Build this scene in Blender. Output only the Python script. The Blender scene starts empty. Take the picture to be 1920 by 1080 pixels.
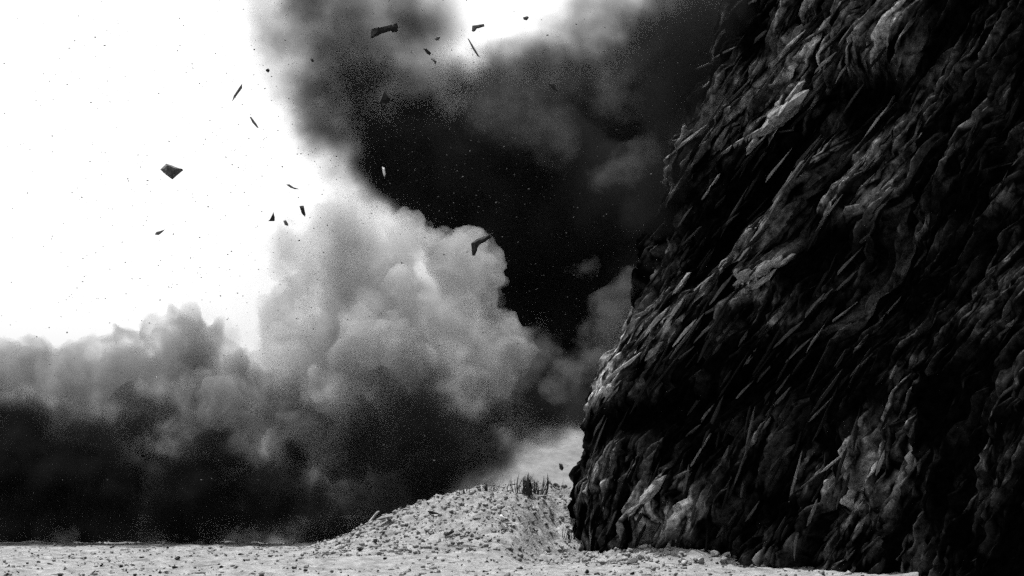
import bpy, bmesh, math, random
import numpy as np
from mathutils import Vector, Matrix

S = bpy.context.scene
COL = S.collection
R = math.radians

# ------------------------------------------------------------------ camera
F = 2667.0                      # focal length in pixels of the 1920 wide photograph
HOR = 962.0                     # horizon row
PITCH = math.atan((HOR - 540) / F)
EYE = Vector((0.0, 0.0, 1.7))
cam = bpy.data.cameras.new('camera')
cam.lens = 50
cam.sensor_width = 36
cam.clip_start = 0.1
cam.clip_end = 6000
cam_o = bpy.data.objects.new('camera', cam)
COL.objects.link(cam_o)
cam_o.location = EYE
cam_o.rotation_euler = (R(90) + PITCH, 0, 0)
S.camera = cam_o

# ------------------------------------------------------------------ sky, sun, exposure
SUN = Vector((-0.16, 0.20, 0.96)).normalized()      # direction towards the sun
elev = math.asin(SUN.z)
world = bpy.data.worlds.new('World')
S.world = world
world.use_nodes = True
wn = world.node_tree
bgn = wn.nodes['Background']
sky = wn.nodes.new('ShaderNodeTexSky')
sky.sky_type = 'NISHITA'
sky.sun_disc = False
sky.sun_elevation = elev
sky.sun_rotation = math.atan2(SUN.x, SUN.y)
sky.air_density = 1.0
sky.dust_density = 4.0
bw = wn.nodes.new('ShaderNodeSeparateColor')          # blue-sensitive black and white film: the sky keeps no hue
wn.links.new(sky.outputs[0], bw.inputs[0])
wn.links.new(bw.outputs[2], bgn.inputs['Color'])
bgn.inputs['Strength'].default_value = 0.15
sl = bpy.data.lights.new('sun', 'SUN')
sl.energy = 4.6
sl.angle = R(0.5)
sl.color = (1.0, 1.0, 1.0)
so = bpy.data.objects.new('sun', sl)
COL.objects.link(so)
so.rotation_euler = SUN.to_track_quat('Z', 'Y').to_euler()
S.view_settings.view_transform = 'Standard'
S.view_settings.look = 'None'
S.view_settings.exposure = 0.7
S.view_settings.gamma = 1.0
S.view_settings.use_curve_mapping = False
S.render.engine = 'CYCLES'
S.cycles.use_denoising = False                        # keeps the coarse grain of the old footage
S.cycles.volume_bounces = 1
S.cycles.use_adaptive_sampling = True
S.cycles.adaptive_threshold = 0.04
S.cycles.volume_step_rate = 0.6
S.cycles.volume_max_steps = 256
S.cycles.transparent_max_bounces = 32
S.cycles.max_bounces = 5
S.cycles.diffuse_bounces = 2

# ------------------------------------------------------------------ helpers
def P(px, py, Y):
    """world point seen at pixel (px, py) of the photograph, Y metres ahead"""
    u = (px - 960) / F
    v = (540 - py) / F
    d = Vector((u, math.cos(PITCH) - v * math.sin(PITCH), math.sin(PITCH) + v * math.cos(PITCH)))
    return EYE + d * (Y / d.y)

def proj(x, y, z):
    """pixel of world points (numpy)"""
    yy = y
    zz = z - 1.7
    dep = yy * math.cos(PITCH) + zz * math.sin(PITCH)
    up = -yy * math.sin(PITCH) + zz * math.cos(PITCH)
    dep = np.maximum(dep, 0.01)
    return 960 + F * x / dep, 540 - F * up / dep

def noise2(x, y, seed, hard=False):
    """smooth value noise on numpy arrays, -1..1"""
    rs = np.random.RandomState(seed)
    T = rs.rand(256, 256).astype(np.float64)
    xi = np.floor(x).astype(int)
    yi = np.floor(y).astype(int)
    fx = x - xi
    fy = y - yi
    if not hard:
        fx = fx * fx * (3 - 2 * fx)
        fy = fy * fy * (3 - 2 * fy)
    a = T[xi % 256, yi % 256]
    b = T[(xi + 1) % 256, yi % 256]
    c = T[xi % 256, (yi + 1) % 256]
    d = T[(xi + 1) % 256, (yi + 1) % 256]
    return 2 * ((a * (1 - fx) + b * fx) * (1 - fy) + (c * (1 - fx) + d * fx) * fy) - 1

def fbm(x, y, seed, octv=4, gain=0.5, hard=False):
    s = 0
    a = 1.0
    for o in range(octv):
        s = s + a * noise2(x * 2 ** o + 17.3 * o, y * 2 ** o + 9.1 * o, seed + o, hard)
        a *= gain
    return s

def sstep(a, b, x):
    t = np.clip((x - a) / (b - a), 0, 1)
    return t * t * (3 - 2 * t)

def tag(o, label=None, cat=None, group=None, kind=None):
    if label: o['label'] = label
    if cat: o['category'] = cat
    if group: o['group'] = group
    if kind: o['kind'] = kind
    return o

def link(name, me, parent=None, m=None):
    o = bpy.data.objects.new(name, me)
    COL.objects.link(o)
    if parent: o.parent = parent
    if m and not me.materials: me.materials.append(m)
    return o

def grid_mesh(name, X, Y, Z, attr=None):
    nu, nv = X.shape
    co = np.stack([X, Y, Z], -1).reshape(-1, 3).astype(np.float32)
    idx = np.arange(nu * nv).reshape(nu, nv)
    q = np.stack([idx[:-1, :-1], idx[1:, :-1], idx[1:, 1:], idx[:-1, 1:]], -1).reshape(-1, 4)
    me = bpy.data.meshes.new(name)
    me.vertices.add(len(co))
    me.vertices.foreach_set('co', co.ravel())
    me.loops.add(q.size)
    me.loops.foreach_set('vertex_index', q.ravel().astype(np.int32))
    me.polygons.add(len(q))
    me.polygons.foreach_set('loop_start', np.arange(0, q.size, 4, dtype=np.int32))
    me.update(calc_edges=True)
    if attr is not None:
        a = me.attributes.new('tone', 'FLOAT', 'POINT')
        a.data.foreach_set('value', attr.ravel().astype(np.float32))
    return me

# ------------------------------------------------------------------ materials
def mat_new(name):
    m = bpy.data.materials.new(name)
    m.use_nodes = True
    return m, m.node_tree, m.node_tree.nodes['Principled BSDF']

def stone_mat(name, lo, hi, scale=3.0, rough=0.95, bump=0.4, bscale=12.0, per_obj=0.0, stretch=None):
    m, nt, b = mat_new(name)
    N, L = nt.nodes, nt.links
    tc = N.new('ShaderNodeTexCoord')
    vec = tc.outputs['Object']
    nz = N.new('ShaderNodeTexNoise')
    nz.inputs['Scale'].default_value = scale
    nz.inputs['Detail'].default_value = 8
    nz.inputs['Roughness'].default_value = 0.7
    L.new(vec, nz.inputs['Vector'])
    mr = N.new('ShaderNodeMapRange')
    mr.inputs[1].default_value = 0.36
    mr.inputs[2].default_value = 0.66
    mr.inputs[3].default_value = lo
    mr.inputs[4].default_value = hi
    L.new(nz.outputs[0], mr.inputs[0])
    out = mr.outputs[0]
    if per_obj:
        oi = N.new('ShaderNodeObjectInfo')
        m2 = N.new('ShaderNodeMapRange')
        m2.inputs[3].default_value = 1 - per_obj
        m2.inputs[4].default_value = 1 + per_obj
        L.new(oi.outputs['Random'], m2.inputs[0])
        mu = N.new('ShaderNodeMath'); mu.operation = 'MULTIPLY'
        L.new(out, mu.inputs[0]); L.new(m2.outputs[0], mu.inputs[1])
        out = mu.outputs[0]
    L.new(out, b.inputs['Base Color'])
    b.inputs['Roughness'].default_value = rough
    b.inputs['Specular IOR Level'].default_value = 0.15
    n2 = N.new('ShaderNodeTexNoise')
    n2.inputs['Scale'].default_value = bscale
    n2.inputs['Detail'].default_value = 6
    L.new(vec, n2.inputs['Vector'])
    bp = N.new('ShaderNodeBump')
    bp.inputs['Strength'].default_value = bump
    bp.inputs['Distance'].default_value = 0.08
    L.new(n2.outputs[0], bp.inputs['Height'])
    L.new(bp.outputs[0], b.inputs['Normal'])
    return m

def cliff_mat():
    """dark layered rock; the 'tone' attribute holds highlights and shade painted into its colour"""
    m, nt, b = mat_new('cliff_rock')
    N, L = nt.nodes, nt.links
    tc = N.new('ShaderNodeTexCoord')
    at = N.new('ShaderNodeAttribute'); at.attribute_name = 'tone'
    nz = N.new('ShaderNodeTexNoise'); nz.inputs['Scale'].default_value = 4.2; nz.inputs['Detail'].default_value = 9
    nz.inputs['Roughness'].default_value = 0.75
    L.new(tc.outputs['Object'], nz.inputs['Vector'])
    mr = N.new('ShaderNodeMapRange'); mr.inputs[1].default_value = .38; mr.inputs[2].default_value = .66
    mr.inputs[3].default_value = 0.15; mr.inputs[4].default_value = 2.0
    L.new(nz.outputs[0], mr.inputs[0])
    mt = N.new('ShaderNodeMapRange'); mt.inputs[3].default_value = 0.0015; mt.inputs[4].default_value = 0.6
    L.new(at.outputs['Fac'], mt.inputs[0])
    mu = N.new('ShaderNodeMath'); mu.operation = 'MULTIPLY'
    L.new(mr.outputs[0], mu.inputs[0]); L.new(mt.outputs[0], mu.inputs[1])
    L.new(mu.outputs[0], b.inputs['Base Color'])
    b.inputs['Roughness'].default_value = 0.9
    b.inputs['Specular IOR Level'].default_value = 0.0
    n2 = N.new('ShaderNodeTexNoise'); n2.inputs['Scale'].default_value = 9; n2.inputs['Detail'].default_value = 7
    L.new(tc.outputs['Object'], n2.inputs['Vector'])
    bp = N.new('ShaderNodeBump'); bp.inputs['Strength'].default_value = 0.5; bp.inputs['Distance'].default_value = 0.1
    L.new(n2.outputs[0], bp.inputs['Height']); L.new(bp.outputs[0], b.inputs['Normal'])
    return m

M_ground = stone_mat('pale_gravel', 0.09, 0.23, scale=2.2, bump=0.6, bscale=14)
M_hill = stone_mat('pale_hillside', 0.10, 0.17, scale=.8, bump=0.4, bscale=3)
M_cliff = cliff_mat()
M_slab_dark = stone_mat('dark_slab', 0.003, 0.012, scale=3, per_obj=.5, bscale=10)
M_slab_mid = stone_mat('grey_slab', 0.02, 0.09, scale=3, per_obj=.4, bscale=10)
M_slab_highlight = stone_mat('highlight_slab', 0.06, 0.28, scale=3, per_obj=.3, bscale=10)  # pale and grey slabs: highlights of the face put into the colour
M_stone = stone_mat('rubble', 0.13, 0.32, scale=5, per_obj=.35, bscale=20)
M_stone_dark = stone_mat('dark_rubble', 0.01, 0.03, scale=5, bscale=20)
M_stone_white = stone_mat('white_rubble', 0.4, 0.7, scale=5, bscale=20, bump=.2)
M_fly = stone_mat('blasted_rock', 0.01, 0.03, scale=6, bscale=14)
M_fly_grey = stone_mat('blasted_grey_rock', 0.05, 0.12, scale=6, bscale=14)
M_leaf = stone_mat('dry_leaf', 0.02, 0.045, scale=5, bump=.1)

# ------------------------------------------------------------------ ground
def bank_z(x, y):
    """height of the ground (numpy or float)"""
    x = np.asarray(x, float); y = np.asarray(y, float)
    base = 0.33 + 0.29 * sstep(30, 60, y)
    base = base - 4.6 * sstep(54, 78, y) * (1 - sstep(-2, 2, x))
    # rubble bank: its crest climbs from left to right
    crest = np.interp(x, [-7, -5.5, -4.5, -3.2, -1.9, 0, 2.3, 6], [0, .40, .90, 1.35, 1.72, 2.08, 2.0, 1.6])
    near = sstep(-.6, 1.6, x)                    # beside the cliff corner the slope starts further back
    rise = sstep(33.5 + 8.8 * near, 47.5 + 1.5 * near, y) ** 1.25
    back = 1 - 0.55 * sstep(47.5, 60, y)
    z = base + crest * rise * back
    # scree at the foot of the cliff
    foot = np.clip(1 - np.abs(x - (2.0 + (42.5 - y) * 0.66)) / 1.8, 0, 1)
    z = z + 0.45 * foot * sstep(36.5, 39, y) * (1 - sstep(38, 43, y))
    return z

def ground_rough(x, y):
    on = sstep(-6, -2, x) * sstep(38, 43, y) * (1 - sstep(58, 64, y))
    return (0.05 + 0.08 * on) * fbm(x * .9, y * .9, 3, 3) + (0.03 + 0.06 * on) * fbm(x * 3.2, y * 3.2, 11, 3) + (0.012 + 0.03 * on) * fbm(x * 11, y * 11, 21, 2)

xs = np.concatenate([np.linspace(-2500, -30, 14)[:-1], np.linspace(-30, -12, 60)[:-1], np.linspace(-12, 14, 520), np.linspace(14, 2500, 14)[1:]])
ys = np.concatenate([np.linspace(-400, 26, 10)[:-1], np.linspace(26, 64, 560), np.linspace(64, 110, 60)[1:], np.linspace(110, 4000, 12)[1:]])
GX, GY = np.meshgrid(xs, ys, indexing='ij')
GZ = bank_z(GX, GY) + ground_rough(GX, GY) * ((np.abs(GX) < 40) & (GY < 120) & (GY > 0))
me = grid_mesh('ground', GX, GY, GZ)
g = link('ground', me, m=M_ground)
tag(g, 'pale stony ground running along the bottom and up to the foot of the cliff', kind='structure')

# pale hillside behind the gap beside the cliff foot
hx = np.linspace(-12, 42, 120); hy = np.linspace(74, 150, 80)
HX, HY = np.meshgrid(hx, hy, indexing='ij')
HZ = -2.5 + 16 * sstep(76, 125, HY) * sstep(-12, 2, HX) * (1 - sstep(30, 42, HX)) * (1 - .5 * sstep(130, 150, HY)) + .35 * fbm(HX * .4, HY * .4, 55, 4)
h = link('hillside', grid_mesh('hillside', HX, HY, HZ), m=M_hill)
tag(h, 'pale sunlit hillside seen through the gap left of the cliff foot', kind='structure')

# ------------------------------------------------------------------ cliff
foot_pts = np.array([(18, 84), (8.5, 66), (3.6, 54), (2.3, 48.5), (1.95, 42.8), (3.4, 40.4), (5.4, 37.8), (7.1, 35), (8.9, 31), (10.4, 26), (12.5, 19), (16, 8), (20, -6)], float)
seg = np.r_[0, np.cumsum(np.hypot(*np.diff(foot_pts, axis=0).T))]
Ltot = seg[-1]
s_vis0, s_vis1 = seg[2], seg[10]
s = np.concatenate([np.linspace(0, s_vis0, 40)[:-1], np.linspace(s_vis0, s_vis1, 440), np.linspace(s_vis1, Ltot, 40)[1:]])
CT = 27.0
# the rows of the face run along the tilted layers, so that every ledge has a clean edge
AL = R(56)
SL = math.tan(AL)
t_lo = -1 - (s_vis1 - s_vis0) * SL
trow = np.concatenate([np.linspace(-1 - (Ltot - s_vis0) * SL, t_lo, 60)[:-1], np.linspace(t_lo, 20, 1500), np.linspace(20, CT + 14 + s_vis0 * SL, 120)[1:]])
fx = np.interp(s, seg, foot_pts[:, 0]); fy = np.interp(s, seg, foot_pts[:, 1])
k = np.ones(41) / 41
fxs = np.convolve(np.pad(fx, 20, 'edge'), k, 'valid'); fys = np.convolve(np.pad(fy, 20, 'edge'), k, 'valid')
tx = np.gradient(fxs); ty = np.gradient(fys); tl = np.hypot(tx, ty); tx /= tl; ty /= tl
nx = ty; ny = -tx                         # outward normal (to the left / towards the camera)
sgn = np.sign(-(nx[300]))
nx = nx * sgn; ny = ny * sgn
SS, TR = np.meshgrid(s, trow, indexing='ij')
ZRAW = TR + (SS - s_vis0) * SL
EXC = np.clip(ZRAW - CT, 0, 14)
ZZ = np.clip(ZRAW, -1, CT)
BX = fxs[:, None] + 0 * ZZ; BY = fys[:, None] + 0 * ZZ
NX = nx[:, None] + 0 * ZZ; NY = ny[:, None] + 0 * ZZ
lean = np.clip(ZZ - 4.4, 0, 3.8) * 0.43 + np.maximum(ZZ - 8.2, 0) * 0.30 + np.maximum(ZZ - 19, 0) * 0.3
LX = BX + lean; LY = BY + lean * 0.10
pp = (SS - s_vis0) * math.cos(AL) + ZZ * math.sin(AL)      # along the layers
qq = ZZ * math.cos(AL) - (SS - s_vis0) * math.sin(AL)      # across the layers
low = 1 - sstep(3.5, 6.5, ZZ)
wq = qq + 0.30 * fbm(pp * .10, qq * .22, 71, 2, .4)
def saw(t):
    f = t - np.floor(t)
    return np.where(f < 0.82, f / 0.82, (1 - f) / 0.18)
disp = 0.40 * fbm(pp * .14, wq * .38, 31, 4, .55, True)
am = 0.5 + 0.5 * noise2(pp * .12, wq * .5, 81)
disp += 0.36 * am * saw(wq * .70 + .35 * noise2(pp * .12, wq * .2, 91))
am2 = np.clip(0.3 + 0.9 * noise2(pp * .25, wq * 1.1, 93), 0, 1)
disp += 0.24 * am2 * saw(wq * 2.1 + .6 * noise2(pp * .22, wq * .6, 92))
am3 = np.clip(0.3 + 0.9 * noise2(pp * .5, wq * 2.3, 95), 0, 1)
disp += 0.17 * am3 * saw(wq * 5.3 + .8 * noise2(pp * .4, wq * 1.1, 94))
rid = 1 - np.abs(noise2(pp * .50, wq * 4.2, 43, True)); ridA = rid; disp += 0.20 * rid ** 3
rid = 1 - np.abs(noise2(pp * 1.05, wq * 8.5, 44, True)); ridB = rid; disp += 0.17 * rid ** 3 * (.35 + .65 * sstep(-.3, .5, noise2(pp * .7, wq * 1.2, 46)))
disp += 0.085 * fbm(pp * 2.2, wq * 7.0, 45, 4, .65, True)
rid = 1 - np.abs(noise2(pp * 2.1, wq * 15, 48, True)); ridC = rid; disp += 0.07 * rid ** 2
# broken blocks between the joints: each cell of the jointing stands out by its own amount
def cells(u, v, seed):
    rr = np.random.RandomState(seed).rand(256, 256)
    u = u + .30 * noise2(u * .9, v * .9, seed + 1); v = v + .18 * noise2(u * .7 + 5, v * 1.1, seed + 2)
    row = np.floor(v).astype(int)
    u = u + rr[row % 256, 7] * 3
    col_ = np.floor(u).astype(int)
    du = np.minimum(u - col_, 1 - (u - col_)); dv = np.minimum(v - row, 1 - (v - row))
    edge = np.minimum(du * 1.5, dv)
    return rr[col_ % 256, row % 256], sstep(0, .12, edge), v - row, u - col_
c1, e1, f1, g1 = cells(pp * .55, wq * 1.7, 201)
c2, e2, f2, g2 = cells(pp * .85, wq * 4.6, 211)
c3, e3, f3, g3 = cells(pp * 1.9, wq * 9.5, 221)
disp += .40 * (c1 - .5) - .12 * (1 - e1) + .20 * (c1 - .5) * g1
disp += .22 * (c2 - .5) - .07 * (1 - e2) + .12 * (f2 - .5)
disp += .09 * (c3 - .5) - .03 * (1 - e3)
disp -= 0.35 + 0.35 * sstep(4, 9, ZZ)
# upright ribs in the lower wall
disp += low * (0.16 * fbm(SS * .9 - ZZ * .12, ZZ * .16, 61, 4, .6, True))
PX, PY = proj(LX, LY, ZZ)
# large ledges and hollows of the face
def blob(cx, cy, rx, ry, ang=52):
    a = R(ang)
    dx = PX - cx; dy = -(PY - cy)
    u = (dx * math.cos(a) + dy * math.sin(a)) / rx
    v = (-dx * math.sin(a) + dy * math.cos(a)) / ry
    return np.exp(-(u * u + v * v))
hollows = [(1500, 640, 260, 70, 35, 1.1), (1230, 770, 170, 30, 20, .9), (1330, 420, 190, 55, 60, .9), (1230, 180, 150, 50, 60, .6),
           (1580, 170, 110, 60, 50, 1.0), (1440, 300, 120, 28, 55, .7), (1590, 520, 120, 40, 45, .8), (1480, 860, 140, 60, 60, .5)]
ridges = [(1280, 590, 160, 30, 46, .45), (1450, 430, 170, 12, 60, .45), (1430, 512, 60, 22, 25, .8),
          (1620, 80, 90, 50, 50, .8), (1600, 370, 90, 50, 50, .5), (1540, 600, 180, 18, 45, .5), (1500, 330, 90, 22, 55, .6), (1230, 950, 60, 20, 45, .5)]
for a in hollows: disp -= a[5] * blob(*a[:5])
for a in ridges: disp += a[5] * blob(*a[:5])
disp = disp * (1 - .3 * sstep(20, 26, ZZ))
cs = np.exp(-((SS - seg[4]) / 1.6) ** 2) * (1 - sstep(6, 10, ZZ))
disp = disp * (1 - .55 * cs) - .15 * cs       # the corner of the foot stands upright
CX = LX + NX * disp; CY = LY + NY * disp; CZ = ZZ + 0.12 * fbm(pp * 1.1, wq * 3, 47, 3)
# highlights on crests and ledges, painted into the rock colour
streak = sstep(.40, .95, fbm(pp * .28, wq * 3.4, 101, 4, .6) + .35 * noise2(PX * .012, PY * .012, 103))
crop = sstep(-.2, .6, fbm(pp * .5, wq * .9, 131, 3))  # limits the painted crest highlights to patches
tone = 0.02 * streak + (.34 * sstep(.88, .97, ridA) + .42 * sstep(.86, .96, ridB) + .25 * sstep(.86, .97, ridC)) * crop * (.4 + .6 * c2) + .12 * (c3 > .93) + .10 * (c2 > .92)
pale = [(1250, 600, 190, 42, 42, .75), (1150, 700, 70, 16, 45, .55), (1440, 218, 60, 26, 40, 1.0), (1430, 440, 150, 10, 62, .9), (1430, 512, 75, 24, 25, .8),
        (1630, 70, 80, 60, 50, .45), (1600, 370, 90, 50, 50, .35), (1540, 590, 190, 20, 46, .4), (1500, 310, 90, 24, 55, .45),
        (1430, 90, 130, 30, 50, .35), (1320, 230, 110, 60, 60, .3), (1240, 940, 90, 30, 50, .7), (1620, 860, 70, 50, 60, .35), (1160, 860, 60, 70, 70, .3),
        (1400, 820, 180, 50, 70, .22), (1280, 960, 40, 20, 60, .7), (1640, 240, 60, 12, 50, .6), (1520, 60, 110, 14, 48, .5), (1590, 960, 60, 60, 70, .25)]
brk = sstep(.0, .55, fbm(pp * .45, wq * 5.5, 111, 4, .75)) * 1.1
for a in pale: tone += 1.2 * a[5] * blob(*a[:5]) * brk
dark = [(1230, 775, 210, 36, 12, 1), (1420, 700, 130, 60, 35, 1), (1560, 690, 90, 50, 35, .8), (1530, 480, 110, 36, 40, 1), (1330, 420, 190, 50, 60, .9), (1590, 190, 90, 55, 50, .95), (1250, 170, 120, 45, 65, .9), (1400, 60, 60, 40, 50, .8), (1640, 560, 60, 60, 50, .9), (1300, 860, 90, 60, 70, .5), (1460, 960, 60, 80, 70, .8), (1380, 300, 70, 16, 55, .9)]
for a in dark: tone *= 1 - np.clip(1.5 * a[5] * blob(*a[:5]), 0, 1)  # shade of the hollows painted as darker rock
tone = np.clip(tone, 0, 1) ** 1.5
# the face beyond the old frame's right side is darkened in its colour, in place of deep shade
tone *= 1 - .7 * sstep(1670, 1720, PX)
# plateau on top, closing the body of rock away from the view
CX = CX + EXC * 3.2; CY = CY + EXC * .4; CZ = CZ + .1 * EXC
keepv = (ZRAW > -1.6) & (ZRAW < CT + 14)
def cliff_mesh():
    nu, nv = CX.shape
    co = np.stack([CX, CY, CZ], -1).reshape(-1, 3).astype(np.float32)
    idx = np.arange(nu * nv).reshape(nu, nv)
    q = np.stack([idx[:-1, :-1], idx[1:, :-1], idx[1:, 1:], idx[:-1, 1:]], -1)
    ok = keepv[:-1, :-1] | keepv[1:, :-1] | keepv[1:, 1:] | keepv[:-1, 1:]
    q = q[ok]
    used = np.unique(q); remap = np.zeros(nu * nv, np.int32); remap[used] = np.arange(len(used))
    q = remap[q]
    me = bpy.data.meshes.new('cliff')
    me.vertices.add(len(used)); me.vertices.foreach_set('co', co[used].ravel())
    me.loops.add(q.size); me.loops.foreach_set('vertex_index', q.ravel().astype(np.int32))
    me.polygons.add(len(q)); me.polygons.foreach_set('loop_start', np.arange(0, q.size, 4, dtype=np.int32))
    me.update(calc_edges=True)
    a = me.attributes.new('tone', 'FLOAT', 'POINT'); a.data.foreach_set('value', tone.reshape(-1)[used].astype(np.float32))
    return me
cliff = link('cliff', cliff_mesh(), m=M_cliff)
tag(cliff, 'dark layered rock cliff with slanting slabs filling the right side', kind='structure')
CPX, CPY = proj(CX, CY, CZ)
CPX = np.where((CY > 5) & (ZRAW > -.9) & (ZRAW < CT), CPX, -9999)

# tilted slabs of the face, one object each
def shard_mesh(seed, elong=(1, .22, .30)):
    rnd = random.Random(seed)
    bm = bmesh.new()
    for i in range(16):
        t = rnd.choice((-1, -.6, -.2, .3, .7, 1)) + rnd.uniform(-.12, .12)
        w = max(0, 1 - abs(t) ** 2.2) * .75 + .14
        a = rnd.uniform(0, 2 * math.pi)
        bm.verts.new((t, math.cos(a) * w * rnd.uniform(.7, 1), math.sin(a) * w * rnd.uniform(.7, 1)))
    r = bmesh.ops.convex_hull(bm, input=bm.verts)
    bmesh.ops.delete(bm, geom=[v for v in bm.verts if not v.link_faces], context='VERTS')
    bmesh.ops.subdivide_edges(bm, edges=bm.edges[:], cuts=1, use_grid_fill=True)
    for v in bm.verts:
        v.co += Vector((rnd.gauss(0, .02), rnd.gauss(0, .04), rnd.gauss(0, .04)))
    bmesh.ops.triangulate(bm, faces=bm.faces)
    me = bpy.data.meshes.new('rock_slab')
    bm.to_mesh(me); bm.free()
    return me

SH = {}
for kind_, m_ in (('pale', M_slab_highlight), ('mid', M_slab_mid), ('dark', M_slab_dark)):
    SH[kind_] = []
    for i in range(7):
        me = shard_mesh(100 + i)
        me.materials.append(m_)
        SH[kind_].append(me)

def on_cliff(px, py):
    d = (CPX - px) ** 2 + (CPY - py) ** 2
    # nearest of the visible candidates
    c = np.argwhere(d < 60)
    if len(c) == 0:
        i = np.unravel_index(np.argmin(d), d.shape)
        if d[i] > 900: return None
    else:
        i = tuple(c[np.argmin(CY[c[:, 0], c[:, 1]])])
    return Vector((CX[i], CY[i], CZ[i])), Vector((NX[i], NY[i], .15)).normalized()

rnd = random.Random(5)
def slab(x0, y0, x1, y1, w, kind_):
    """a slab whose long axis runs between two points of the face"""
    a = on_cliff((x0 + x1) / 2, (y0 + y1) / 2)
    if a is None: return
    c, n = a
    # direction of the streak on the plane through c with normal n
    def hit(px, py):
        d = P(px, py, 10) - EYE
        t = (c - EYE).dot(n) / d.dot(n)
        return EYE + d * t
    A = hit(x0, y0); B = hit(x1, y1)
    ax = (B - A)
    ln = ax.length
    if ln > 6: ln = 6
    ax.normalize()
    n2 = (n - ax * n.dot(ax)).normalized()
    bx = n2.cross(ax)
    wm = w * c.y / F * .72
    ln *= 1.25
    o = link('rock_slab', rnd.choice(SH[kind_]), cliff)
    M = Matrix((ax * ln * .5, n2 * max(wm * .55, .08), bx * wm * .62)).transposed().to_4x4()
    M.translation = c - n2 * wm * .02
    o.matrix_world = M

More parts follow.
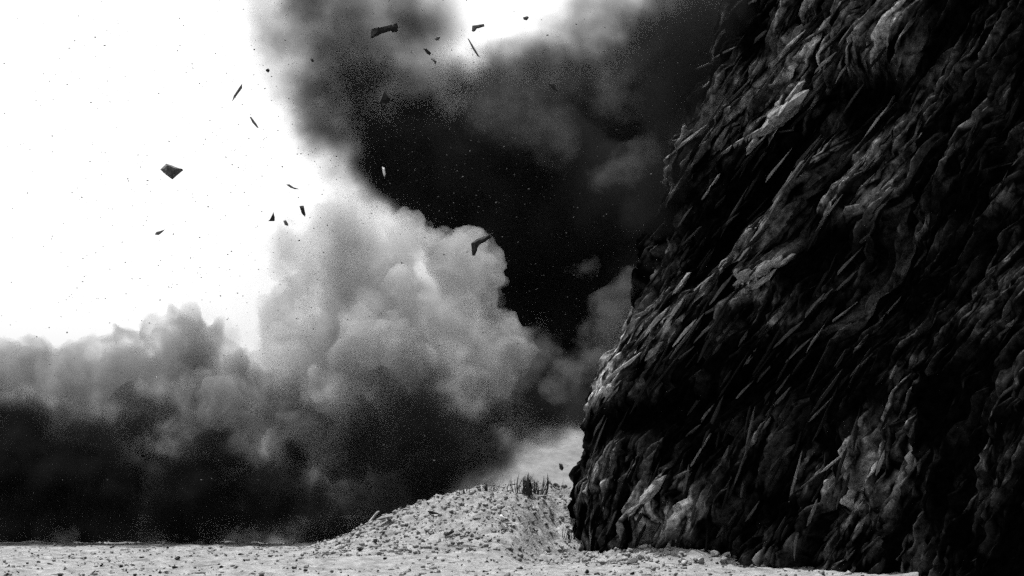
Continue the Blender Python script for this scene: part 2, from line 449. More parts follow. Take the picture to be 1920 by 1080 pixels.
# the lit streaks that can be told apart; highlights put into slab colours
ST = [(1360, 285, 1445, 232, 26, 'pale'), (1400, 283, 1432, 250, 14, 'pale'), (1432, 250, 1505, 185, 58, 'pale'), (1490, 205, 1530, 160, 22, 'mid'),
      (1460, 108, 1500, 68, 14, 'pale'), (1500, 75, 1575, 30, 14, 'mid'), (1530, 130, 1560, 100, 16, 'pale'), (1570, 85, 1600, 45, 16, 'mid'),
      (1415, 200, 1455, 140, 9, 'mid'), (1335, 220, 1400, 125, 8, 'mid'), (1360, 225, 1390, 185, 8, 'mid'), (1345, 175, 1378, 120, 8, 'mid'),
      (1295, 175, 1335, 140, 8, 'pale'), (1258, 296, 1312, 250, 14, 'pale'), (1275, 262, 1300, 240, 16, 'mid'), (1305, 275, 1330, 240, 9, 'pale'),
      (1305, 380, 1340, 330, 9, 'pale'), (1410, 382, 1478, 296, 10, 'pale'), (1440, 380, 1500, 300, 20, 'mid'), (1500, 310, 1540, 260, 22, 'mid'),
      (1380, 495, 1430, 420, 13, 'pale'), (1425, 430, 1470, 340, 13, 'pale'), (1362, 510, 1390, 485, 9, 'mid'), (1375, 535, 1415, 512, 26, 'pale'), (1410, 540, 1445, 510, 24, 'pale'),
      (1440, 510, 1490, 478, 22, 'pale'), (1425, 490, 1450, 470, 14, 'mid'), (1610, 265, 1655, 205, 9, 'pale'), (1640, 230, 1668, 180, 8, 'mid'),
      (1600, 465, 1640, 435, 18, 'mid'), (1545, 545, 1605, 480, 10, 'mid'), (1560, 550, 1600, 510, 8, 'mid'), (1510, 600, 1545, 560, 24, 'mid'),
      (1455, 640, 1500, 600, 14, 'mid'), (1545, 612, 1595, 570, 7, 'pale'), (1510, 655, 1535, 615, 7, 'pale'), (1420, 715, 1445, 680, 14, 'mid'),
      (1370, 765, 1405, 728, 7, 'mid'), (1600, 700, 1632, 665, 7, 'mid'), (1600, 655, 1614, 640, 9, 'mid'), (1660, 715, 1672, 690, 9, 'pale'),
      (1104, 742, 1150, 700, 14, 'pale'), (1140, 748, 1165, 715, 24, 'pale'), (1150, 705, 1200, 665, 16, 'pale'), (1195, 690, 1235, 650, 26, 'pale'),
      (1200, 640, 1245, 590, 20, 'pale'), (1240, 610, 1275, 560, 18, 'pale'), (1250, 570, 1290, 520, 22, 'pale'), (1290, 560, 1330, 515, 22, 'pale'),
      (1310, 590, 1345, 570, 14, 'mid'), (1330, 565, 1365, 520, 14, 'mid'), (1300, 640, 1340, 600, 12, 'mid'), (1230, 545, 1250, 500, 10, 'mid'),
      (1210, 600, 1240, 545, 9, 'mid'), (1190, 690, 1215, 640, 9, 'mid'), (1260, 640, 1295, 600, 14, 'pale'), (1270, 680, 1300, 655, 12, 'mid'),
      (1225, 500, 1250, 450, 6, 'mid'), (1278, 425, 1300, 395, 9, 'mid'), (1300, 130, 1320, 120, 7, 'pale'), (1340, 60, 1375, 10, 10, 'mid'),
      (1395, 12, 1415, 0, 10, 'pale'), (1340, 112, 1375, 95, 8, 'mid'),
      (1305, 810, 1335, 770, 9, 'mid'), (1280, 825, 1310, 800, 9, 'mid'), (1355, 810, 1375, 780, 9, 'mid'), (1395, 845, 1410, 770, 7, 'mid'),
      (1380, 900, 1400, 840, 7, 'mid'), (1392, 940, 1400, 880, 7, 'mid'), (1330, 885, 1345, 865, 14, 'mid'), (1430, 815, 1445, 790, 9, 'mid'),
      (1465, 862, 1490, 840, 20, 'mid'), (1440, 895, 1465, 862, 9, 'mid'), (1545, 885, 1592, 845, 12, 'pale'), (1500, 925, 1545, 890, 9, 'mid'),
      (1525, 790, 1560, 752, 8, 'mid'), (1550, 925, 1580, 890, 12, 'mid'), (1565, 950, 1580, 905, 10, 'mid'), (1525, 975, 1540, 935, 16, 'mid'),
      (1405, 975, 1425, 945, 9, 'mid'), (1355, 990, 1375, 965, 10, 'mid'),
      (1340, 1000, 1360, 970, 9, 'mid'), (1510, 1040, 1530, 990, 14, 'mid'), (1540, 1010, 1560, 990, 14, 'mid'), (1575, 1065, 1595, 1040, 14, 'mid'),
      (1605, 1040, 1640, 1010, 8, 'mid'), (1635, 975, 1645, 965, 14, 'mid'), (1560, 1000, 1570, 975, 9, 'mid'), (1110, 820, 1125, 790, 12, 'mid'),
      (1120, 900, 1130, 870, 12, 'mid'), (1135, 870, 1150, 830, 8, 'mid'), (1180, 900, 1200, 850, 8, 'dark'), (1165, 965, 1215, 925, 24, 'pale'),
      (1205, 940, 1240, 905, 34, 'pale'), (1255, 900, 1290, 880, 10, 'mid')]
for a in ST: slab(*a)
n_sl = len(ST)
while n_sl < 290:
    x = rnd.uniform(1110, 1665)
    y = rnd.uniform(5, 1040)
    if y < 790 and x < 1110 + (790 - y) * .34: continue
    low_ = y > 770
    ang = R(rnd.uniform(60, 85) if low_ else rnd.uniform(42, 64))
    L_ = rnd.uniform(24, 90)
    dx = math.cos(ang) * L_ / 2; dy = math.sin(ang) * L_ / 2
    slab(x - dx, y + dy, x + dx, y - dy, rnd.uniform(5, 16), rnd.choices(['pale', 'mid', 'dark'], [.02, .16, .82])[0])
    n_sl += 1

def chunk(px, py, w, h, ang, seed, name='boulder', label=None, out=.1):
    a = on_cliff(px, py)
    if a is None: return
    c, n = a
    bm = bmesh.new(); r_ = random.Random(seed)
    for i in range(34):
        v = Vector((r_.gauss(0, 1), r_.gauss(0, 1), r_.gauss(0, 1))).normalized()
        bm.verts.new(Vector((v.x * (1 + .25 * v.z), v.y * .8, v.z)) * r_.uniform(.86, 1.05))
    bmesh.ops.convex_hull(bm, input=bm.verts)
    bmesh.ops.delete(bm, geom=[v for v in bm.verts if not v.link_faces], context='VERTS')
    bmesh.ops.subdivide_edges(bm, edges=bm.edges[:], cuts=2, use_grid_fill=True)
    for v in bm.verts: v.co += Vector((r_.gauss(0, .035), r_.gauss(0, .035), r_.gauss(0, .035)))
    bmesh.ops.triangulate(bm, faces=bm.faces)
    me = bpy.data.meshes.new(name); bm.to_mesh(me); bm.free()
    o = link(name, me, cliff, M_slab_highlight)
    sw = w * c.y / F * .5; sh = h * c.y / F * .5
    M = Matrix.Translation(c + n * out) @ Matrix.Rotation(R(-ang), 4, 'Y') @ Matrix.Diagonal((sw, min(sw, sh) * .8, sh, 1))
    o.matrix_world = M
    if label: o['label'] = label
chunk(1462, 218, 62, 40, 38, 3, label='pale rounded boulder bulging from the upper face')
chunk(1500, 180, 60, 16, 50, 13, 'rock_outcrop')
chunk(1415, 270, 40, 14, 52, 14, 'rock_outcrop')
chunk(1395, 524, 46, 26, 20, 4, 'rock_outcrop', 'left lump of the broken pale outcrop in mid face')
chunk(1438, 510, 50, 26, 40, 5, 'rock_outcrop', 'middle lump of the broken pale outcrop in mid face')
chunk(1468, 488, 34, 18, 45, 6, 'rock_outcrop', 'right lump of the broken pale outcrop in mid face')
chunk(1145, 735, 30, 20, 60, 7, 'rock_outcrop')
chunk(1225, 930, 70, 22, 48, 8, 'rock_outcrop', 'pale slanting ledge low on the face above the scree')

# ------------------------------------------------------------------ stones
def stone_mesh(seed, m, flat=.7):
    r_ = random.Random(seed)
    bm = bmesh.new()
    for i in range(13):
        v = Vector((r_.gauss(0, 1), r_.gauss(0, 1), r_.gauss(0, 1))).normalized()
        v = Vector((v.x * r_.uniform(.8, 1.1), v.y * r_.uniform(.6, .9), v.z * flat * r_.uniform(.7, 1)))
        bm.verts.new(v)
    bmesh.ops.convex_hull(bm, input=bm.verts)
    bmesh.ops.delete(bm, geom=[v for v in bm.verts if not v.link_faces], context='VERTS')
    bmesh.ops.bevel(bm, geom=bm.edges[:], offset=.05, segments=1, affect='EDGES')
    me = bpy.data.meshes.new('stone')
    bm.to_mesh(me); bm.free()
    me.materials.append(m)
    return me

STN = [stone_mesh(i, M_stone) for i in range(8)]
STD = [stone_mesh(20 + i, M_stone_dark) for i in range(3)]
STW = [stone_mesh(30 + i, M_stone_white) for i in range(3)]
def gz(x, y): return float(bank_z(x, y) + ground_rough(np.array(x), np.array(y)))
def ground_hit(px, py):
    """nearest ground point along the ray of a pixel"""
    Y = np.linspace(27, 62, 700)
    d = P(px, py, 1.0) - EYE
    X = d.x * Y; Z = 1.7 + d.z * Y
    k_ = np.argwhere(Z <= bank_z(X, Y) + ground_rough(X, Y))
    if len(k_) == 0: return None
    y = Y[k_[0][0]]; return d.x * y, y
def stone(x, y, r, label, group=None, ms=STN, cat='stone', rot=None, sc=(1, 1, 1), sink=.25, name='rubble_stone'):
    o = link(name, rnd.choice(ms))
    o.location = (x, y, gz(x, y) + r * (.7 - sink))
    o.rotation_euler = rot or (rnd.uniform(-.4, .4), rnd.uniform(-.4, .4), rnd.uniform(0, 6.28))
    o.scale = (r * sc[0], r * sc[1], r * sc[2])
    tag(o, label, cat, group)
    return o
def stone_px(px, py, rpx, label, **kw):
    h_ = ground_hit(px, py)
    if h_ is None: return None
    return stone(h_[0], h_[1], rpx * h_[1] / F, label, **kw)

stone_px(700, 984, 15, 'long pale slab propped upright on the left end of the rubble bank', rot=(R(8), R(-52), R(12)), sc=(1.25, .6, .42), sink=-.3, name='rock_slab')
stone_px(722, 984, 22, 'flat pale slab lying against the propped slab on the bank', rot=(R(5), R(-14), R(8)), sc=(1.0, .6, .32), sink=.1, name='rock_slab')
stone_px(331, 1018, 11, 'left of two pale blocks side by side on the crest of the flat ground', sc=(.9, .9, 1.3), sink=-.1)
stone_px(350, 1018, 9, 'right of two pale blocks side by side on the crest of the flat ground', sc=(.9, .9, 1.2), sink=-.1)
stone_px(941, 978, 9, 'brightest white pointed stone in the middle of the bank', ms=STW, sc=(.8, .8, 1.3), sink=-.1)
stone_px(333, 1050, 7, 'dark round stone on the flat ground at lower left', ms=STD)
stone_px(704, 1018, 7, 'dark stone below the propped pale slab', ms=STD)
stone_px(675, 1034, 6, 'small dark stone in the gravel left of the bank foot', ms=STD)
stone_px(869, 992, 7, 'small black stone on the bank left of the white stone', ms=STD)
stone_px(812, 966, 9, 'dark flat stone high on the left shoulder of the bank', ms=STD, sc=(1.5, .8, .5))
stone_px(842, 1006, 10, 'dark flat stone low in the middle of the bank', ms=STD, sc=(1.7, .8, .5))
stone_px(1112, 996, 9, 'dark stone wedged at the corner of the cliff foot', ms=STD)
stone_px(1288, 975, 13, 'pale square block standing against the cliff foot', sc=(1, .8, 1.3), sink=-.4)
stone_px(1176, 990, 12, 'small pale block beside the scree left of the square block', sink=-.2)
for k_ in range(150):
    if k_ < 75:
        px = rnd.uniform(640, 1095); py = rnd.uniform(930 if px > 850 else 1000 - (px - 640) * .33, 1030)
        rp = rnd.uniform(2.2, 6)
        where = 'on the low left tail of the bank' if px < 760 else 'on the left shoulder of the bank' if px < 880 else 'in mid bank round the white stone' if px < 985 else 'below the spiky plant' if px < 1050 else 'on the bank beside the cliff corner'
        how = 'small pale chip of stone' if rp < 3.4 else 'middling angular grey stone' if rp < 4.8 else 'large angular pale stone'
        high = ' near its crest' if py < 960 else ' halfway down' if py < 995 else ' at its bottom'
        stone_px(px, py, rp, how + ' ' + where + high, group='stones strewn over the rubble bank')
    else:
        px = rnd.uniform(1100, 1490); py = rnd.uniform(1012 + max(0, px - 1250) * .16, 1062)
        rp = 3.5 + 10 * rnd.random() ** 1.7
        where = 'at the left end of the scree' if px < 1190 else 'just left of mid scree' if px < 1290 else 'just right of mid scree' if px < 1390 else 'at the right end of the scree'
        how = 'small pale broken stone' if rp < 6 else 'middling pale broken stone' if rp < 8 else 'large pale broken stone'
        side = ' by the cliff foot' if py < 1035 else ' on its near edge'
        stone_px(px, py, rp, how + ' ' + where + side, group='stones in the scree below the cliff', name='scree_stone')

# loose gravel: small stones nobody could count
rs = np.random.RandomState(4)
proto = []
for i in range(5):
    me_ = stone_mesh(60 + i, M_stone)
    bm_ = bmesh.new(); bm_.from_mesh(me_); bmesh.ops.remove_doubles(bm_, verts=bm_.verts, dist=.28); bmesh.ops.triangulate(bm_, faces=bm_.faces)
    bm_.verts.ensure_lookup_table()
    V = np.array([v.co[:] for v in bm_.verts]); Fc = np.array([[v.index for v in f.verts] for f in bm_.faces])
    proto.append((V, Fc)); bm_.free()
def scatter(name, pts, rad, m, label):
    VV = []; FF = []; off = 0
    for i in range(len(pts)):
        V, Fc = proto[i % 5]
        a = rs.rand() * 6.28; c_, s_ = math.cos(a), math.sin(a)
        e = rs.rand(3) * .8 + .6
        W = V * e * rad[i]
        W = np.stack([W[:, 0] * c_ - W[:, 1] * s_, W[:, 0] * s_ + W[:, 1] * c_, W[:, 2]], 1) + pts[i]
        VV.append(W); FF.append(Fc + off); off += len(V)
    VV = np.concatenate(VV); FF = np.concatenate(FF)
    me = bpy.data.meshes.new(name)
    me.vertices.add(len(VV)); me.vertices.foreach_set('co', VV.astype(np.float32).ravel())
    me.loops.add(FF.size); me.loops.foreach_set('vertex_index', FF.astype(np.int32).ravel())
    me.polygons.add(len(FF)); me.polygons.foreach_set('loop_start', np.arange(0, FF.size, 3, dtype=np.int32))
    me.update(calc_edges=True)
    o = link(name, me, m=m)
    tag(o, label, kind='stuff')
    return o
n = 26000
gx = rs.uniform(-17, 11, n); gy = 29 + 33 * rs.rand(n)
keep = rs.rand(n) < np.clip(.35 + .9 * fbm(gx * .8, gy * .8, 301, 3), .04, 1)      # the chips lie in drifts
gx = gx[keep]; gy = gy[keep]
nb = 9000
gx = np.r_[gx, rs.uniform(-6, 6, nb)]; gy = np.r_[gy, rs.uniform(38, 52, nb)]
gr = 0.012 + 0.085 * rs.rand(len(gx)) ** 6
gr = gr * np.where((gx > -5) & (gy > 38), 1.35, 1)
gzz = bank_z(gx, gy) + ground_rough(gx, gy) + gr * .3
scatter('gravel', np.stack([gx, gy, gzz], 1), gr, M_stone, 'loose pale gravel and chips covering the ground and the bank')
n = 700
gx = rs.uniform(-17, 8, n); gy = 30 + 30 * rs.rand(n); gr = .03 + .05 * rs.rand(n) ** 2
scatter('dark_gravel', np.stack([gx, gy, bank_z(gx, gy) + ground_rough(gx, gy) + gr * .5], 1), gr, M_stone_dark, 'scattered dark chips of rock lying in the pale gravel')

# ------------------------------------------------------------------ plants
def leaf_mesh(w=.045, bend=.25):
    bm = bmesh.new()
    rows = []
    for i in range(6):
        t = i / 5
        ww = w * (1 - t) ** .7 * (.7 + .6 * t) + .002
        y = bend * t * t
        rows.append([bm.verts.new((-ww, y, t)), bm.verts.new((0, y + ww * .5, t)), bm.verts.new((ww, y, t))])
    for a, b in zip(rows, rows[1:]):
        bm.faces.new((a[0], a[1], b[1], b[0])); bm.faces.new((a[1], a[2], b[2], b[1]))
    me = bpy.data.meshes.new('leaf'); bm.to_mesh(me); bm.free()
    me.materials.append(M_leaf)
    return me
LF = [leaf_mesh(.06, b) for b in (.1, .35, .6)]
def tuft(name, px, py, wpx, hpx, n, label, cat):
    h_ = ground_hit(px, py)
    if h_ is None: return
    x, y = h_
    e = bpy.data.objects.new(name, None); COL.objects.link(e)
    e.location = (x, y, gz(x, y) - .02)
    tag(e, label, cat)
    H = hpx * y / F; W = wpx * y / F
    for i in range(n):
        a = rnd.uniform(0, 6.28)
        t = rnd.random()
        o = link('leaf', rnd.choice(LF), e)
        o.location = (math.cos(a) * W * .5 * t, math.sin(a) * W * .3 * t, 0)
        o.rotation_euler = (0, 0, 0)
        tilt = t * rnd.uniform(.5, 1.25)
        d = Vector((math.cos(a) * math.sin(tilt), math.sin(a) * math.sin(tilt) * .6, math.cos(tilt))).normalized()
        o.rotation_euler = d.to_track_quat('Z', 'Y').to_euler()
        l_ = H * rnd.uniform(.6, 1.15)
        o.scale = (l_ * 1.3, l_ * 1.3, l_)
tuft('spiky_plant', 993, 928, 120, 32, 60, 'dark spiky plant clump on the crest of the bank beside the gap', 'plant')
tuft('dry_shrub', 912, 922, 36, 20, 22, 'low dark scrub on the bank crest left of the spiky plant', 'shrub')
tuft('dry_shrub', 868, 926, 30, 16, 16, 'smallest scrub tuft at the far left end of the bank crest', 'shrub')
tuft('dry_shrub', 1066, 1012, 50, 22, 22, 'dark weeds at the left corner of the cliff foot', 'shrub')

# ------------------------------------------------------------------ rocks thrown up by the blast
def poly_rock(name, pts, thick, px, py, Y, label, m=M_fly, yaw=0.0):
    """a thrown fragment with the outline pts (pixels, y down), thick metres deep, faceted"""
    r_ = random.Random(name + str(px))
    bm = bmesh.new()
    sc_ = Y / F
    n_ = len(pts)
    cx = sum(p[0] for p in pts) / n_; cy = sum(p[1] for p in pts) / n_
    rings = []
    for k_, (f, d) in enumerate(((.55, -.5), (1, -.12), (.96, .2), (.5, .5))):
        rings.append([bm.verts.new((((p[0] - cx) * f + cx) * sc_, (d + r_.uniform(-.1, .1)) * thick, -((p[1] - cy) * f + cy) * sc_)) for p in pts])
    for a, b in zip(rings, rings[1:]):
        for i in range(n_):
            bm.faces.new((a[i], a[(i + 1) % n_], b[(i + 1) % n_], b[i]))
    bm.faces.new(rings[0][::-1]); bm.faces.new(rings[-1])
    bmesh.ops.triangulate(bm, faces=bm.faces)
    bmesh.ops.recalc_face_normals(bm, faces=bm.faces)
    me = bpy.data.meshes.new(name); bm.to_mesh(me); bm.free()
    o = link(name, me, m=m)
    o.location = P(px, py, Y)
    o.rotation_euler = (0, 0, yaw)
    tag(o, label, 'splinter' if 'splinter' in name else 'rock')
    return o
FR = [
 ('flying_rock', [(-20, -1), (-9, -13), (2, -10), (10, -6), (22, -3), (10, 10), (2, 17), (-9, 9)], .45, 321, 320, 'large dark diamond-shaped rock hanging in the white sky at left', M_fly_grey),
 ('flying_splinter', [(-27, 15), (-26, -2), (-8, -5), (14, -12), (24, -14), (27, -7), (24, 2), (20, -5), (2, 3), (-16, 9)], .3, 721, 57, 'long black splinter with a hooked end high in the grey smoke', M_fly),
 ('flying_rock', [(-8, -6), (-2, -7), (7, 2), (6, 7), (0, 4)], .2, 801, 97, 'small dark oval rock where thin smoke meets the bright sky', M_fly),
 ('flying_rock', [(-5, -4), (0, -5), (6, 2), (3, 8), (0, 1)], .14, 813, 114, 'tiny dark chip just below the small oval rock', M_fly_grey),
 ('flying_rock', [(0, -19), (6, -8), (12, 3), (8, 13), (-11, 14), (-8, 2)], .3, 721, 182, 'black upright triangular rock in the middle of the smoke plume', M_fly),
 ('flying_rock', [(-6, -10), (2, -11), (6, 6), (5, 11), (-1, 5)], .2, 567, 396, 'narrow black rock falling just above the pale dust cloud', M_fly),
 ('flying_splinter', [(-13, 8), (-12, -3), (0, -5), (11, -7), (12, -2), (3, 1), (-7, 2), (-9, 9)], .15, 897, 51, 'grey hooked splinter in the bright gap of sky at the top', M_fly_grey),
 ('flying_rock', [(-6, -1), (3, -4), (6, -1), (2, 4), (-4, 3)], .14, 986, 34, 'small grey rock near the top in the brightest gap of sky', M_fly_grey),
 ('flying_splinter', [(-17, 22), (-19, -2), (-6, -11), (17, -19), (19, -13), (2, -4), (-9, 2), (-12, 22)], .25, 902, 458, 'bent black L-shaped splinter at the top right corner of the pale dust cloud', M_fly),
 ('flying_rock', [(-4, -7), (2, -6), (5, 2), (2, 7), (-3, 3)], .16, 1052, 876, 'black rock dropping through the pale gap beside the cliff foot', M_fly),
 ('flying_splinter', [(-10, 18), (-7, 6), (4, -12), (9, -19), (9, -10), (-2, 6)], .08, 445, 174, 'thin grey splinter leaning right in the white sky', M_fly_grey),
 ('flying_splinter', [(-10, -12), (-6, -11), (4, 2), (9, 11), (5, 10), (-4, 0)], .08, 477, 230, 'thin grey splinter leaning left below the other in the white sky', M_fly_grey),
 ('flying_rock', [(-9, 4), (-6, -1), (2, -3), (10, -6), (4, 0), (-2, 5)], .12, 299, 436, 'thin grey sliver low in the white sky at the far left', M_fly_grey),
 ('flying_rock', [(-9, 5), (-1, 1), (0, -14), (3, -3), (3, 5)], .14, 512, 410, 'small black winged fragment left of the pale dust cloud top', M_fly),
 ('flying_rock', [(-5, -4), (0, -6), (4, 1), (5, 6), (-2, 4)], .14, 536, 418, 'small dark rock right beside the winged fragment', M_fly_grey),
 ('flying_rock', [(-4, -1), (1, -4), (4, 0), (1, 4), (-3, 2)], .12, 502, 132, 'tiny dark rock at the ragged left edge of the plume', M_fly),
 ('flying_rock', [(-3, -3), (2, -4), (4, 2), (0, 4)], .1, 585, 113, 'tiny black rock inside the upper left of the plume', M_fly),
 ('flying_splinter', [(-12, -4), (-6, -5), (4, 2), (14, 5), (5, 5), (-4, 2)], .08, 548, 350, 'fine grey splinter at the left edge of the plume above the dust', M_fly_grey),
 ('flying_rock', [(-12, -10), (-6, -8), (4, -2), (9, 8), (2, 5), (-6, 0)], .2, 1038, 164, 'jagged black sliver in the grey smoke nearest the cliff', M_fly),
 ('flying_splinter', [(-3, -10), (2, -8), (4, 4), (2, 11), (-1, 3)], .1, 719, 322, 'bright pale chip flying against the black of the plume', M_stone_white),
 ('flying_splinter', [(-12, -20), (-9, -18), (4, 4), (13, 20), (8, 17), (-2, 2)], .08, 888, 90, 'long thin grey splinter in the bright gap of sky under the hooked one', M_fly_grey),
 ('flying_rock', [(-6, 1), (-1, -4), (6, -3), (3, 3), (-2, 4)], .12, 820, 72, 'small grey rock above the oval rock at the gap in the smoke', M_fly_grey),
]
for i, (nm, pts, th, px, py, lb, m_) in enumerate(FR):
    poly_rock(nm, pts, th, px, py, 40 + (i * 7 % 5), lb, m_)

# fine grit added in the air in place of film grain and dirt
n = 6500
gp = np.zeros((n, 3))
for i in range(n):
    px = rs.normal(600, 330); py = rs.normal(300, 260)
    gp[i] = P(px, min(py, 900), rs.uniform(36, 52))[:]
rad = .007 + .032 * rs.rand(n) ** 5
gsel = gp[:, 2] > 2.5
specks = scatter('film_specks', gp[gsel], rad[gsel], M_fly_grey, 'fine dark grit added in the air, standing in for film grain and dirt')

# ------------------------------------------------------------------ smoke and dust
def smoke_mat(name, blobs, albedo, k, warp, wscale, amp, nscale, aniso=0.0, thr=0.0):
    m = bpy.data.materials.new(name)
    m.use_nodes = True
    nt = m.node_tree; nt.nodes.clear()
    N, L = nt.nodes, nt.links
    out = N.new('ShaderNodeOutputMaterial')
    pv = N.new('ShaderNodeVolumePrincipled')
    pv.inputs['Color'].default_value = (albedo, albedo, albedo, 1)
    pv.inputs['Anisotropy'].default_value = aniso
    L.new(pv.outputs[0], out.inputs['Volume'])
    tc = N.new('ShaderNodeTexCoord')
    nz = N.new('ShaderNodeTexNoise'); nz.inputs['Scale'].default_value = wscale; nz.inputs['Detail'].default_value = 3.5
    nz.inputs['Roughness'].default_value = .55
    L.new(tc.outputs['Object'], nz.inputs['Vector'])
    sb = N.new('ShaderNodeVectorMath'); sb.operation = 'SUBTRACT'; sb.inputs[1].default_value = (.5, .5, .5)
    L.new(nz.outputs['Color'], sb.inputs[0])
    sc_ = N.new('ShaderNodeVectorMath'); sc_.operation = 'SCALE'; sc_.inputs['Scale'].default_value = warp
    L.new(sb.outputs[0], sc_.inputs[0])
    ad = N.new('ShaderNodeVectorMath'); ad.operation = 'ADD'
    L.new(tc.outputs['Object'], ad.inputs[0]); L.new(sc_.outputs[0], ad.inputs[1])
    acc = None
    for (c, r, w) in blobs:
        d = N.new('ShaderNodeVectorMath'); d.operation = 'DISTANCE'; d.inputs[1].default_value = c
        L.new(ad.outputs[0], d.inputs[0])
        mr = N.new('ShaderNodeMapRange'); mr.inputs[1].default_value = r * .25; mr.inputs[2].default_value = r
        mr.inputs[3].default_value = w; mr.inputs[4].default_value = 0
        L.new(d.outputs['Value'], mr.inputs[0])
        if acc is None: acc = mr.outputs[0]
        else:
            a = N.new('ShaderNodeMath'); a.operation = 'ADD'
            L.new(acc, a.inputs[0]); L.new(mr.outputs[0], a.inputs[1]); acc = a.outputs[0]
    n2 = N.new('ShaderNodeTexNoise'); n2.inputs['Scale'].default_value = nscale; n2.inputs['Detail'].default_value = 3
    L.new(tc.outputs['Object'], n2.inputs['Vector'])
    # density = k * max(0, field * (1 + amp * (noise - .5) * 2) - thr)
    m1 = N.new('ShaderNodeMapRange'); m1.clamp = False; m1.inputs[1].default_value = .3; m1.inputs[2].default_value = .7
    m1.inputs[3].default_value = 1 - amp; m1.inputs[4].default_value = 1 + amp
    L.new(n2.outputs[0], m1.inputs[0])
    mu = N.new('ShaderNodeMath'); mu.operation = 'MULTIPLY'; L.new(acc, mu.inputs[0]); L.new(m1.outputs[0], mu.inputs[1])
    su = N.new('ShaderNodeMath'); su.operation = 'SUBTRACT'; L.new(mu.outputs[0], su.inputs[0]); su.inputs[1].default_value = thr
    mx = N.new('ShaderNodeMath'); mx.operation = 'MAXIMUM'; L.new(su.outputs[0], mx.inputs[0]); mx.inputs[1].default_value = 0
    kk = N.new('ShaderNodeMath'); kk.operation = 'MULTIPLY'; L.new(mx.outputs[0], kk.inputs[0]); kk.inputs[1].default_value = k
    L.new(kk.outputs[0], pv.inputs['Density'])
    return m

def hull_group(voxel, m):
    ng = bpy.data.node_groups.new('hull', 'GeometryNodeTree')
    ng.interface.new_socket('Geometry', in_out='INPUT', socket_type='NodeSocketGeometry')
    ng.interface.new_socket('Geometry', in_out='OUTPUT', socket_type='NodeSocketGeometry')
    N, L = ng.nodes, ng.links
    i = N.new('NodeGroupInput'); u = N.new('NodeGroupOutput'); mp = N.new('GeometryNodeMeshToPoints')
    pv = N.new('GeometryNodePointsToVolume'); sm = N.new('GeometryNodeSetMaterial'); at = N.new('GeometryNodeInputNamedAttribute')
    at.data_type = 'FLOAT'; at.inputs[0].default_value = 'rad'
    L.new(i.outputs[0], mp.inputs[0]); L.new(mp.outputs[0], pv.inputs[0]); L.new(at.outputs[0], pv.inputs['Radius'])
    pv.resolution_mode = 'VOXEL_SIZE'; pv.inputs['Voxel Size'].default_value = voxel
    vm = N.new('GeometryNodeVolumeToMesh'); vm.resolution_mode = 'GRID'
    L.new(pv.outputs[0], vm.inputs[0]); L.new(vm.outputs[0], sm.inputs[0]); sm.inputs['Material'].default_value = m
    L.new(sm.outputs[0], u.inputs[0])
    return ng

def cloud(name, label, cat, bl, albedo, k, warp=2.0, wscale=.3, amp=.5, nscale=.8, grow=1.0, aniso=0.0, thr=0.05, kind=None):
    """bl: (px, py, r_px, Y, weight)"""
    blobs = []
    for (px, py, rp, Y, w) in bl:
        c = P(px, py, Y)
        blobs.append((c, rp * Y / F, w))
    m = smoke_mat(name + '_vapour', [(tuple(c), r, w) for c, r, w in blobs], albedo, k, warp, wscale, amp, nscale, aniso, thr)
    me = bpy.data.meshes.new(name)
    me.from_pydata([tuple(c) for c, r, w in blobs], [], [])
    a = me.attributes.new('rad', 'FLOAT', 'POINT')
    for i, (c, r, w) in enumerate(blobs): a.data[i].value = r * grow
    o = link(name, me, m=m)
    md = o.modifiers.new('hull', 'NODES'); md.node_group = hull_group(.45, m)
    tag(o, label, cat, kind=kind)
    return o

def billow_mat(name, albedo, k, nscale, lo, hi):
    m = bpy.data.materials.new(name)
    m.use_nodes = True
    nt = m.node_tree; nt.nodes.clear()
    N, L = nt.nodes, nt.links
    out = N.new('ShaderNodeOutputMaterial'); pv = N.new('ShaderNodeVolumePrincipled')
    pv.inputs['Color'].default_value = (albedo, albedo, albedo, 1)
    L.new(pv.outputs[0], out.inputs['Volume'])
    tc = N.new('ShaderNodeTexCoord')
    n1 = N.new('ShaderNodeTexNoise'); n1.inputs['Scale'].default_value = nscale; n1.inputs['Detail'].default_value = 4
    n1.inputs['Distortion'].default_value = .6
    L.new(tc.outputs['Object'], n1.inputs['Vector'])
    m1 = N.new('ShaderNodeMapRange'); m1.inputs[1].default_value = .38; m1.inputs[2].default_value = .62
    m1.inputs[3].default_value = k * lo; m1.inputs[4].default_value = k * hi
    L.new(n1.outputs[0], m1.inputs[0]); L.new(m1.outputs[0], pv.inputs['Density'])
    return m

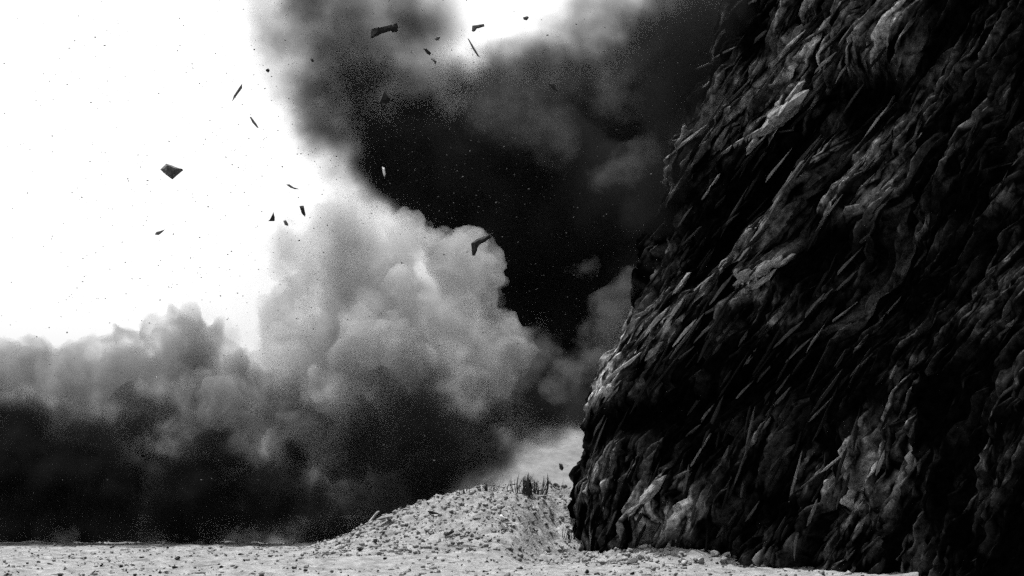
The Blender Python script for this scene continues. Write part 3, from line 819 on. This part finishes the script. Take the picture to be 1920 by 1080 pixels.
def billow(name, label, cat, bl, albedo, k, seed, nscale=.7, lo=.15, hi=1.9, voxel=.24, churn=.5, n1=30, n2=5, small=1.0):
    """a cloud of churning lobes: every main lobe carries smaller ones and those carry smaller ones again"""
    r_ = random.Random(seed)
    pts = []
    def rdir():
        return Vector((r_.gauss(0, 1), r_.gauss(0, 1), r_.gauss(0, 1))).normalized()
    for (px, py, rp, Y) in bl:
        c = P(px, py, Y); r = rp * Y / F
        pts.append((c, r * .86))
        for i in range(n1):
            d = rdir(); r1 = r * r_.uniform(.16, .42) * small
            c1_ = c + d * (r * r_.uniform(.72, .98))
            pts.append((c1_, r1))
            for j in range(n2):
                d2 = (rdir() + d).normalized(); r2 = r1 * r_.uniform(.22, .5)
                if r2 > .12: pts.append((c1_ + d2 * r1 * .95, r2))
    m = billow_mat(name + '_vapour', albedo, k, nscale, lo, hi)
    me = bpy.data.meshes.new(name)
    me.from_pydata([tuple(c) for c, r in pts], [], [])
    a = me.attributes.new('rad', 'FLOAT', 'POINT')
    a.data.foreach_set('value', np.array([r for c, r in pts], np.float32))
    o = link(name, me, m=m)
    ng = hull_group(voxel, m)
    N, L = ng.nodes, ng.links
    vm = [n for n in N if n.bl_idname == 'GeometryNodeVolumeToMesh'][0]
    sm = [n for n in N if n.bl_idname == 'GeometryNodeSetMaterial'][0]
    sp = N.new('GeometryNodeSetPosition'); nz = N.new('ShaderNodeTexNoise'); nz.inputs['Scale'].default_value = .8; nz.inputs['Detail'].default_value = 1.0
    nz.inputs['Roughness'].default_value = .5
    sb = N.new('ShaderNodeVectorMath'); sb.operation = 'SUBTRACT'; sb.inputs[1].default_value = (.5, .5, .5)
    sc_ = N.new('ShaderNodeVectorMath'); sc_.operation = 'SCALE'; sc_.inputs['Scale'].default_value = churn * 2
    L.new(nz.outputs['Color'], sb.inputs[0]); L.new(sb.outputs[0], sc_.inputs[0]); L.new(sc_.outputs[0], sp.inputs['Offset'])
    L.new(vm.outputs[0], sp.inputs[0]); L.new(sp.outputs[0], sm.inputs[0])
    md = o.modifiers.new('hull', 'NODES'); md.node_group = ng
    tag(o, label, cat)
    return o

# black column of the blast, leaning up to the left
cloud('smoke_plume', 'black smoke column bursting up from behind the dust and leaning left', 'smoke',
      [(1060, 560, 150, 62, 1.0), (980, 450, 190, 62, 1.4), (1120, 430, 180, 62, 1.3), (870, 350, 170, 62, 1.1), (1000, 320, 170, 62, 1.2),
       (790, 300, 150, 62, .8), (700, 220, 180, 62, .46), (870, 230, 150, 62, .5),
       (600, 110, 165, 63, .30), (750, 90, 170, 63, .22), (580, -20, 155, 63, .28), (750, -40, 180, 63, .17), (640, 260, 110, 63, .22),
       (1080, 680, 130, 62, .9), (740, 350, 90, 62, .7), (1010, 720, 120, 64, .8), (1130, 760, 90, 64, .9), (940, 620, 90, 64, .8), (1190, 560, 110, 60, 1.0), (820, 40, 80, 63, .2)],
      .03, 1.7, warp=3.0, wscale=.3, amp=.6, nscale=.6)
cloud('smoke_cloud', 'dark smoke rolling along the upper edge of the cliff', 'smoke',
      [(1120, 210, 150, 66, .8), (1240, 170, 160, 66, .9), (1190, 300, 150, 66, 1.2), (1330, 80, 190, 66, .8), (1000, 190, 150, 66, .65),
       (1190, 50, 170, 66, .25), (1300, 330, 150, 64, 1.0), (920, 170, 130, 66, .3), (1050, 110, 120, 66, .22), (1100, 40, 110, 66, .12)],
      .06, 1.5, warp=3.0, wscale=.35, amp=.6, nscale=.7)
cloud('smoke_cloud', 'dark smoke drifting across the top edge of the cliff', 'smoke',
      [(1300, 90, 90, 39, .8), (1340, 10, 90, 39, .6), (1265, 200, 95, 39.5, 1.0), (1240, 310, 80, 40, 1.0), (1220, 410, 65, 40, .9)],
      .02, 1.3, warp=2.4, wscale=.5, amp=.8, nscale=.9)
cloud('smoke_cloud', 'greyer billow of smoke in front of the upper black column', 'smoke',
      [(960, 210, 110, 58, .16), (1040, 260, 80, 58, .22), (890, 190, 90, 58, .12), (1150, 170, 80, 58, .16), (680, 180, 130, 58, .05), (1060, 150, 70, 58, .1), (640, 60, 110, 58, .08)],
      .15, 1.1, warp=3.0, wscale=.5, amp=.9, nscale=1.1)
# pale dust in front
billow('dust_cloud', 'large pale billowing dust cloud in the middle, dark towards its base', 'dust cloud',
      [(640, 505, 115, 55), (740, 520, 105, 55), (840, 530, 95, 55), (880, 470, 38, 55), (900, 445, 22, 55), (870, 610, 80, 55), (560, 600, 80, 55),
       (700, 640, 140, 54), (830, 670, 110, 54), (600, 700, 120, 54), (890, 730, 80, 54), (790, 450, 32, 55), (690, 440, 55, 55), (620, 450, 60, 55), (720, 760, 110, 54), (500, 700, 60, 54),
       (945, 670, 60, 55), (760, 655, 70, 56), (760, 600, 70, 56)],
      .56, .55, 17, voxel=.19, n2=9)
billow('dust_cloud', 'grey dust cloud billowing at the left under the white sky', 'dust cloud',
      [(330, 640, 60, 54), (385, 680, 75, 54), (255, 730, 70, 54), (165, 700, 75, 54), (60, 730, 90, 54), (320, 770, 80, 54), (430, 780, 90, 53),
       (-30, 720, 90, 54), (150, 790, 90, 54), (540, 800, 70, 53), (230, 690, 60, 55), (500, 750, 60, 54), (600, 830, 70, 55), (350, 850, 70, 56), (640, 860, 50, 53), (650, 920, 36, 53), (660, 800, 50, 53)],
      .28, .85, 8, lo=.2, hi=1.8, voxel=.19, n2=9)
# a thinner veil of dust round the lobes
cloud('dust_veil', 'thin pale dust trailing off the upper left of the big dust cloud', 'dust cloud',
      [(600, 430, 110, 56, .12), (520, 500, 110, 56, .12), (480, 610, 110, 55, .14), (640, 390, 80, 56, .12), (380, 590, 80, 56, .12), (700, 400, 60, 56, .1)],
      .6, 1.0, warp=2.4, wscale=.5, amp=.9, nscale=.9, thr=.01)
# black smoke hugging the ground
cloud('smoke_cloud', 'black smoke hugging the ground at the lower left', 'smoke',
      [(350, 930, 110, 52.5, 1.2), (440, 900, 105, 52, 1.2), (540, 910, 95, 52, 1.2), (590, 930, 50, 52, .6), (220, 890, 120, 53, 1.2), (100, 870, 130, 53, 1.2), (270, 780, 75, 51, 1.1),
       (-20, 860, 150, 53, 1.2), (480, 985, 90, 60, 1.2), (340, 990, 110, 60, 1.2), (200, 990, 120, 60, 1.2), (60, 990, 130, 60, 1.2), (-90, 980, 130, 60, 1.2), (580, 985, 90, 60, 1.0),
       (540, 840, 50, 52, .8), (420, 840, 60, 52, .6)],
      .02, 1.8, warp=3.2, wscale=.6, amp=.7, nscale=1.0, thr=.12)
cloud('smoke_cloud', 'dark smoke rolling out behind the rubble bank', 'smoke',
      [(780, 850, 140, 52.5, 1.0), (680, 880, 90, 53, .6), (860, 850, 110, 53, .9), (800, 930, 90, 56, .9), (940, 820, 90, 54, .7), (700, 980, 90, 60, .9), (620, 980, 100, 60, .9),
       (1030, 765, 80, 56, 1.0), (900, 890, 60, 56, .4), (1090, 770, 60, 50, 1.0), (770, 750, 150, 52, .38), (1100, 700, 60, 54, .7), (780, 980, 80, 62, 1.0), (650, 830, 80, 58, .6), (560, 960, 60, 56, .3)],
      .04, 1.3, warp=2.2, wscale=.6, amp=.6, nscale=.9)
# thin grey dust beside the cliff
cloud('dust_wisp', 'thin grey dust drifting up along the edge of the cliff', 'dust cloud',
      [(1150, 590, 60, 44, .8), (1180, 540, 45, 44, .8), (1110, 660, 60, 45, .7), (1060, 710, 60, 47, .7), (1010, 660, 60, 50, .6), (970, 700, 65, 50, .6), (1090, 500, 40, 50, .25)],
      .14, 1.3, warp=2.4, wscale=.9, amp=1.0, nscale=1.4, thr=.1)
cloud('dust_wisp', 'small grey puff of dust beside the cliff halfway up', 'dust cloud',
      [(1180, 310, 55, 50, .6), (1220, 275, 40, 50, .5), (1130, 330, 45, 50, .4)],
      .12, 1.0, warp=2.4, wscale=.9, amp=1.0, nscale=1.4, thr=.1)
# low dust drifting over the edge of the flat ground
cloud('dust_veil', 'thin grey dust creeping over the edge of the flat ground', 'dust cloud',
      [(620, 985, 50, 54, .25), (560, 1000, 40, 55, .2), (440, 1005, 34, 56, .2), (300, 1008, 30, 56, .15), (690, 960, 40, 52, .2), (120, 1008, 34, 56, .2)],
      .3, 1.0, warp=1.4, wscale=.7, amp=.9, nscale=1.2)
